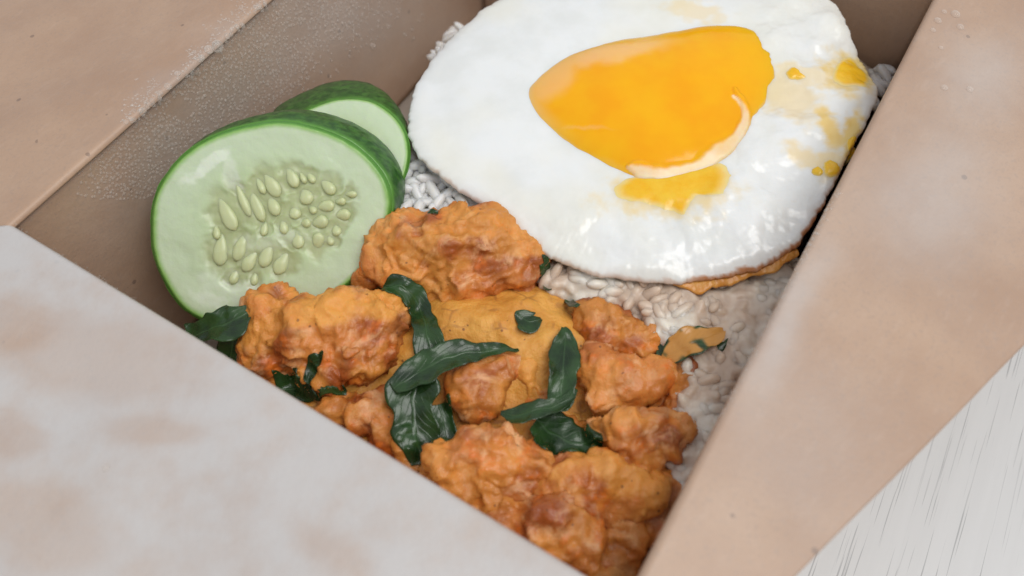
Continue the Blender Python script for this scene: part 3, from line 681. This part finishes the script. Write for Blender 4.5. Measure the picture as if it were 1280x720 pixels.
cucumber('back cucumber slice half hidden behind the large seedy slice', bo, (424, 192), bz, ex2, False)

# ------------------------------------------------------------------ fried egg
EG = thing('fried_egg', tuple(at(800, 160, .027)), 'sunny side up fried egg with split runny yolk on top of the rice', 'fried egg')
eo = [(511, 150, .034), (519, 112, .034), (545, 70, .034), (590, 25, .034), (640, -6, .035), (720, -18, .036), (800, -18, .037), (880, -18, .038), (960, -16, .038), (1015, -8, .038), (1046, 10, .037), (1062, 42, .036), (1072, 70, .033), (1086, 95, .034), (1098, 118, .035),
      (1084, 150, .036), (1058, 200, .036), (1030, 252, .035), (1008, 292, .034), (982, 320, .033), (945, 338, .032), (900, 348, .0315), (850, 354, .031), (795, 352, .031), (740, 342, .031), (695, 326, .031), (662, 303, .0315), (618, 268, .032), (570, 236, .033), (530, 204, .034), (513, 178, .034)]
def egg_top(X, S):
    px = photo(np.concatenate([X[:, :2], X[:, 2:3] + .003], 1))
    xx = np.clip((S - .93) / .07, 0, 1); h = .0002 + .0009 * np.sqrt(1 - xx * xx) + .0020 * (1 - S ** 3)
    rg = ss(860, 930, px[:, 0] + .35 * (px[:, 1] - 150)) + .8 * ss(215, 290, px[:, 1]); rg = np.clip(rg, 0, 1)
    h += .0003 * fbm(X, .016, 2, 3) * ss(1, .9, S)
    h += rg * ss(1, .93, S) * (.0010 * fbm(X, .012, 2, 11) + .0004 * (np.abs(fbm(X, .0075, 2, 12)) - .2) + .00012 * fbm(X, .0022, 2, 13))
    h -= .0012 * blob(px, 815, 130, 150, 90, -.15)
    
    h += .0010 * blob(px, 1000, 165, 70, 26, -.6) + .0014 * blob(px, 940, 270, 55, 40) + .0010 * blob(px, 1050, 190, 30, 40)
    return h
def eyel(X, S):
    px = photo(X) + 6 * np.stack([fbm(X, .003, 3, 1), fbm(X, .003, 3, 2)], -1); y = 0
    for b, k in (((838, 240, 85, 34, -.05), .55), ((1010, 95, 50, 16, .1), .4), ((1062, 92, 40, 30, 0), .7), ((985, 120, 60, 30, .5), .42), ((1038, 160, 16, 42, -.5), .75), ((1035, 205, 25, 22, 0), .5), ((1060, 100, 35, 22, 0), .5), ((1010, 200, 14, 40, -.9), .45), ((870, 15, 40, 14, .2), .35), ((1065, 170, 12, 40, .2), .8), ((1015, 300, 10, 22, .5), .7), ((830, 255, 90, 18, 0), .12)):
        y = np.maximum(y, k * ss(.2, .8, blob(px, *b) + .25 * fbm(X, .003, 3, 9)))
    return np.clip(y, 0, 1)
def ecrisp(X, S):
    px = photo(X); m = ss(820, 930, px[:, 0]) * (px[:, 1] > 250) + .38 * (px[:, 1] > 200)
    return np.clip(m, 0, 1) * ss(.982, 1., S + .012 * fbm(X, .002, 3, 4)) * .9
OUT = radial('egg_white', eo, (800, 160, .034), EWHITE, EG, egg_top, n=700, rings=150, bot=lambda X, S: -.0002 - .0012 * (1 - S ** 2) + 0 * S,
             attrs={'yellow': eyel, 'crisp': ecrisp}, edge_noise=.0004, seed=3, edge_size=.0028)
eb = BVHTree.FromPolygons([tuple(np.array(v.co) + np.array(EG.location)) for v in OUT.data.vertices], [tuple(p.vertices) for p in OUT.data.polygons])
def on_egg(px, py):
    d = ray(px, py); d /= np.linalg.norm(d); h = eb.ray_cast(Vector(CAM), Vector(d)); return np.array(h[0]) if h[0] else at(px, py, .036)
def egg_z(x, y):
    h = eb.ray_cast(Vector((x, y, .1)), Vector((0, 0, -1))); return h[0].z if h[0] else .034
def patch(name, pts, mat, hfun, n=160, rings=26, enoise=.0005, seed=0, attrs=None, cen=None, smooth_base=0):
    attrs = {**(attrs or {}), 'rad': lambda X, S: S}
    W3 = [on_egg(*p) for p in pts]; O = resample(W3, n); c = O.mean(0) if cen is None else on_egg(*cen)
    d = O - c; d /= np.linalg.norm(d, axis=1)[:, None]; O = O + d * (enoise * fbm(O, .003, 3, seed))[:, None]
    V = []; S = []; quad = fitq(O); qo = quad(O)
    for k in range(rings):
        s = max(1 - k / (rings - 1), .003); X = c + (O - c) * s; X[:, 2] = quad(X) + (O[:, 2] - qo) * s ** 5; V.append(X); S.append(np.full(n, s))
    V = np.concatenate(V); S = np.concatenate(S)
    zb = np.array([egg_z(v[0], v[1]) for v in V]) if not smooth_base else V[:, 2]
    T = V.copy(); T[:, 2] = zb + hfun(V, S); Bt = V.copy(); Bt[:, 2] = zb - .0008; N = n * rings
    VV = np.concatenate([T, Bt]); SS = np.concatenate([S, S]); F = grid_faces(n, rings, True) + grid_faces(n, rings, True, off=N, flip=True)
    F.append(tuple(N - n + i for i in range(n))); F.append(tuple(2 * N - n + i for i in reversed(range(n))))
    for i in range(n): j = (i + 1) % n; F.append((j, i, N + i, N + j))
    return mesh(name, VV, F, mat, EG, attrs={k: f(VV, SS) for k, f in (attrs or {}).items()})
def veil(X, S):
    px = photo(X) + 5 * np.stack([fbm(X, .005, 3, 1), fbm(X, .005, 3, 2)], -1); v = .75 * ss(.955, 1., S) + .95 * ss(.84, 1., S) * ss(960, 780, px[:, 0]) * ss(190, 110, px[:, 1]) + .3 * ss(.95, 1, S)
    for b, k in (((690, 98, 24, 48, .85), .65), ((765, 64, 85, 16, -.2), .9), ((700, 86, 50, 16, -.7), .7), ((730, 160, 40, 3, .02), .35), ((760, 205, 40, 8, .5), .15)):
        v = np.maximum(v, k * ss(.2, .9, blob(px, *b)))
    return np.clip(v, 0, 1)
CRES = resample([(786, 211), (800, 215), (825, 219), (852, 216), (880, 205), (905, 188), (923, 168), (933, 148), (930, 132), (916, 118)], 60, False)
def cres(X):                       # the split skin of the yolk folded back as a thin pale film
    px = photo(X) + 3 * np.stack([fbm(X, .004, 3, 21), fbm(X, .004, 3, 22)], -1)
    d = np.linalg.norm(px[:, None, :] - CRES[None], axis=2); k = d.argmin(1); w = np.interp(k / 59., [0, .1, .5, .75, 1], [3, 9, 12, 7, 2])
    return ss(1.15, .55, d[np.arange(len(X)), k] / w)
yo = [(656, 116), (666, 100), (690, 80), (722, 63), (765, 50), (805, 44), (845, 37), (890, 30), (930, 31), (955, 45), (969, 70), (971, 98), (960, 126), (943, 148), (930, 172), (905, 200), (868, 216), (830, 226), (796, 224), (765, 212), (728, 192), (690, 165), (665, 140)]
patch('yolk', yo, YOLK, lambda X, S: -.00035 + .0029 * (1 - S ** 2.4) ** .8 + .00045 * cres(X) + .0004 * fbm(X, .014, 2, 6) * (1 - S), n=360, rings=90, attrs={'veil': veil, 'film': lambda X, S: cres(X)}, enoise=.00012, smooth_base=1)
patch('runny_yolk', [(762, 236), (782, 222), (830, 214), (880, 206), (908, 202), (917, 214), (911, 240), (895, 244), (872, 246), (860, 262), (855, 272), (838, 266), (812, 258), (785, 253), (766, 248)], RUNNY, lambda X, S: -.0001 + .0005 * (1 - S ** 3), seed=2, cen=(838, 232), enoise=.0005)
patch('runny_yolk', [(1040, 96), (1048, 76), (1062, 68), (1076, 74), (1086, 96), (1084, 110), (1066, 107), (1048, 105)], RUNNY, lambda X, S: -.0001 + .0006 * (1 - S ** 3), n=90, rings=16, seed=3)
patch('runny_yolk', [(984, 90), (992, 84), (1002, 90), (1008, 97), (998, 101), (986, 99)], RUNNY, lambda X, S: -.0001 + .0005 * (1 - S ** 3), n=60, rings=10, seed=4)
patch('runny_yolk', [(1028, 208), (1036, 198), (1047, 202), (1050, 214), (1042, 222), (1030, 219)], RUNNY, lambda X, S: -.0001 + .0006 * (1 - S ** 3), n=60, rings=10, seed=5)
patch('runny_yolk', [(1012, 212), (1022, 206), (1030, 214), (1022, 220)], RUNNY, lambda X, S: -.0001 + .0005 * (1 - S ** 3), n=40, rings=8, seed=6)
patch('runny_yolk', [(1058, 178), (1066, 170), (1073, 178), (1070, 190), (1060, 190)], RUNNY, lambda X, S: -.0001 + .0005 * (1 - S ** 3), n=40, rings=8, seed=7)
# crisp browned frill under the lower edge
Q = resample(np.array([at(x, y, z) for x, y, z in ((842, 352, .0312), (870, 352, .0312), (905, 347, .0315), (940, 338, .032), (975, 326, .033), (1000, 314, .0335))]), 220, False)
T = np.gradient(Q, axis=0); T /= np.linalg.norm(T, axis=1)[:, None]; Sd = np.cross(T, UP); V = []
for j in range(220):
    w = .0014 * (1 + 1.0 * fbm(Q[j:j + 1], .005, 3, 2)[0]) * math.sin(math.pi * j / 219) ** .4
    for i in range(8):
        u = i / 7; V.append(Q[j] + Sd[j] * (-.001 + u * (w + .001)) + UP * (-.0004 - .0006 * u * u + .0005 * fbm((Q[j] + Sd[j] * u * .002)[None], .0035, 3, 3)[0]))
V = np.array(V); n = len(V); VV = np.concatenate([V, V - [0, 0, .0005]])
F = grid_faces(8, 220) + grid_faces(8, 220, off=n, flip=True)
for j in range(219): a = j * 8; F += [(a, a + 8, n + a + 8, n + a), (a + 15, a + 7, n + a + 7, n + a + 15)]
mesh('crisp_edge', VV, F, CRISP, EG)

# ------------------------------------------------------------------ condensation beads on the card
bpy.context.view_layer.update()
def wbvh(o): return BVHTree.FromPolygons([tuple(np.array(v.co) + np.array(BOX.location)) for v in o.data.vertices], [tuple(p.vertices) for p in o.data.polygons])
CB = [wbvh(o) for o in BOX.children if o.type == 'MESH' and o.name.startswith(('wall', 'flap'))]
def hit(px, py):
    d = ray(px, py); d /= np.linalg.norm(d); best = None
    for b in CB:
        h = b.ray_cast(Vector(CAM), Vector(d))
        if h[0] is not None and (best is None or h[3] < best[2]): best = (np.array(h[0]), np.array(h[1]) * (1 if np.dot(h[1], d) < 0 else -1), h[3])
    return best
def rimy(x): return 280 - .875 * (x - 15)
P, N, R = [], [], []
def add(x, y, r):
    h = hit(x, y)
    if h: P.append(h[0]); N.append(h[1]); R.append(r * h[2] / FPX)
for gy in np.arange(-10, 250, 4.6):
    for gx in np.arange(60, 540, 4.6):
        x = gx + random.uniform(-2, 2); y = gy + random.uniform(-2, 2); dep = (y - rimy(x)) * .75
        if dep < 4: continue
        nz = fbm(np.array([[x, y, 0.]]), 40, 3, 2)[0]
        dens = .95 * ss(2, 10, dep) * (1 - ss(70, 150, dep - 20 * nz)) * ss(70, 140, x + 30 * nz)
        if blob(np.array([[x, y]]), 225, 135, 16, 12)[0] > .4 or blob(np.array([[x, y]]), 372, 40, 20, 8)[0] > .5: continue
        if random.random() < dens: add(x, y, random.uniform(1.1, 2.3))
for k in range(420):               # fine beads on the flap above the fold
    x = random.uniform(150, 340); y = rimy(x) - abs(random.gauss(0, 16)) - 3
    if fbm(np.array([[x, y, 0.]]), 30, 2, 4)[0] > -.05 or x > 265: add(x, y, random.uniform(.8, 1.8))
for k in range(160):               # fold of the near flap
    t = random.random(); x = 20 + 700 * t; y = 283 + .611 * (x - 20) + random.gauss(0, 1.5); add(x, y, random.uniform(.7, 1.5))
for k in range(260):               # fold of the right flap
    y = random.uniform(235, 520); x = 1165 - .514 * y + abs(random.gauss(0, 4)) + 2; add(x, y, random.uniform(.8, 2.0) * (1 if y < 330 else .8))
V, F = hemis(P, N, R, [r * .55 for r in R], 8, 3)
tag(mesh('fine_water_beads', V, F, WATER, BOX), kind='stuff')
big = [(272, 58, 7), (261, 62, 5), (244, 88, 5), (238, 96, 4), (230, 101, 4), (284, 45, 3.5), (296, 33, 3), (222, 92, 3.5), (252, 72, 3.5), (332, 10, 3.5), (320, 20, 3), (210, 108, 4), (216, 116, 3), (200, 116, 3), (205, 124, 3), (190, 126, 3), (178, 142, 3.2), (184, 134, 2.6), (168, 150, 2.6), (466, 58, 4), (343, 4, 3), (308, 30, 2.6)]
for k in range(60):
    x = random.uniform(150, 345); big.append((x, rimy(x) + random.uniform(-3, 12), random.uniform(2.0, 3.0)))
big += [(1194, 18, 5), (1172, 26, 4), (1180, 15, 3), (1166, 38, 3), (1212, 112, 4), (1180, 110, 4), (1200, 34, 4), (1176, 60, 2.6), (132, 585, 4)]
for x, y, r in big:
    h = hit(x, y)
    if not h: continue
    rr = 1.05 * r * h[2] / FPX; V, F = hemis([h[0]], [h[1]], [rr], [rr * .6], 14, 5); mesh('water_bead', V, F, BEAD, BOX)
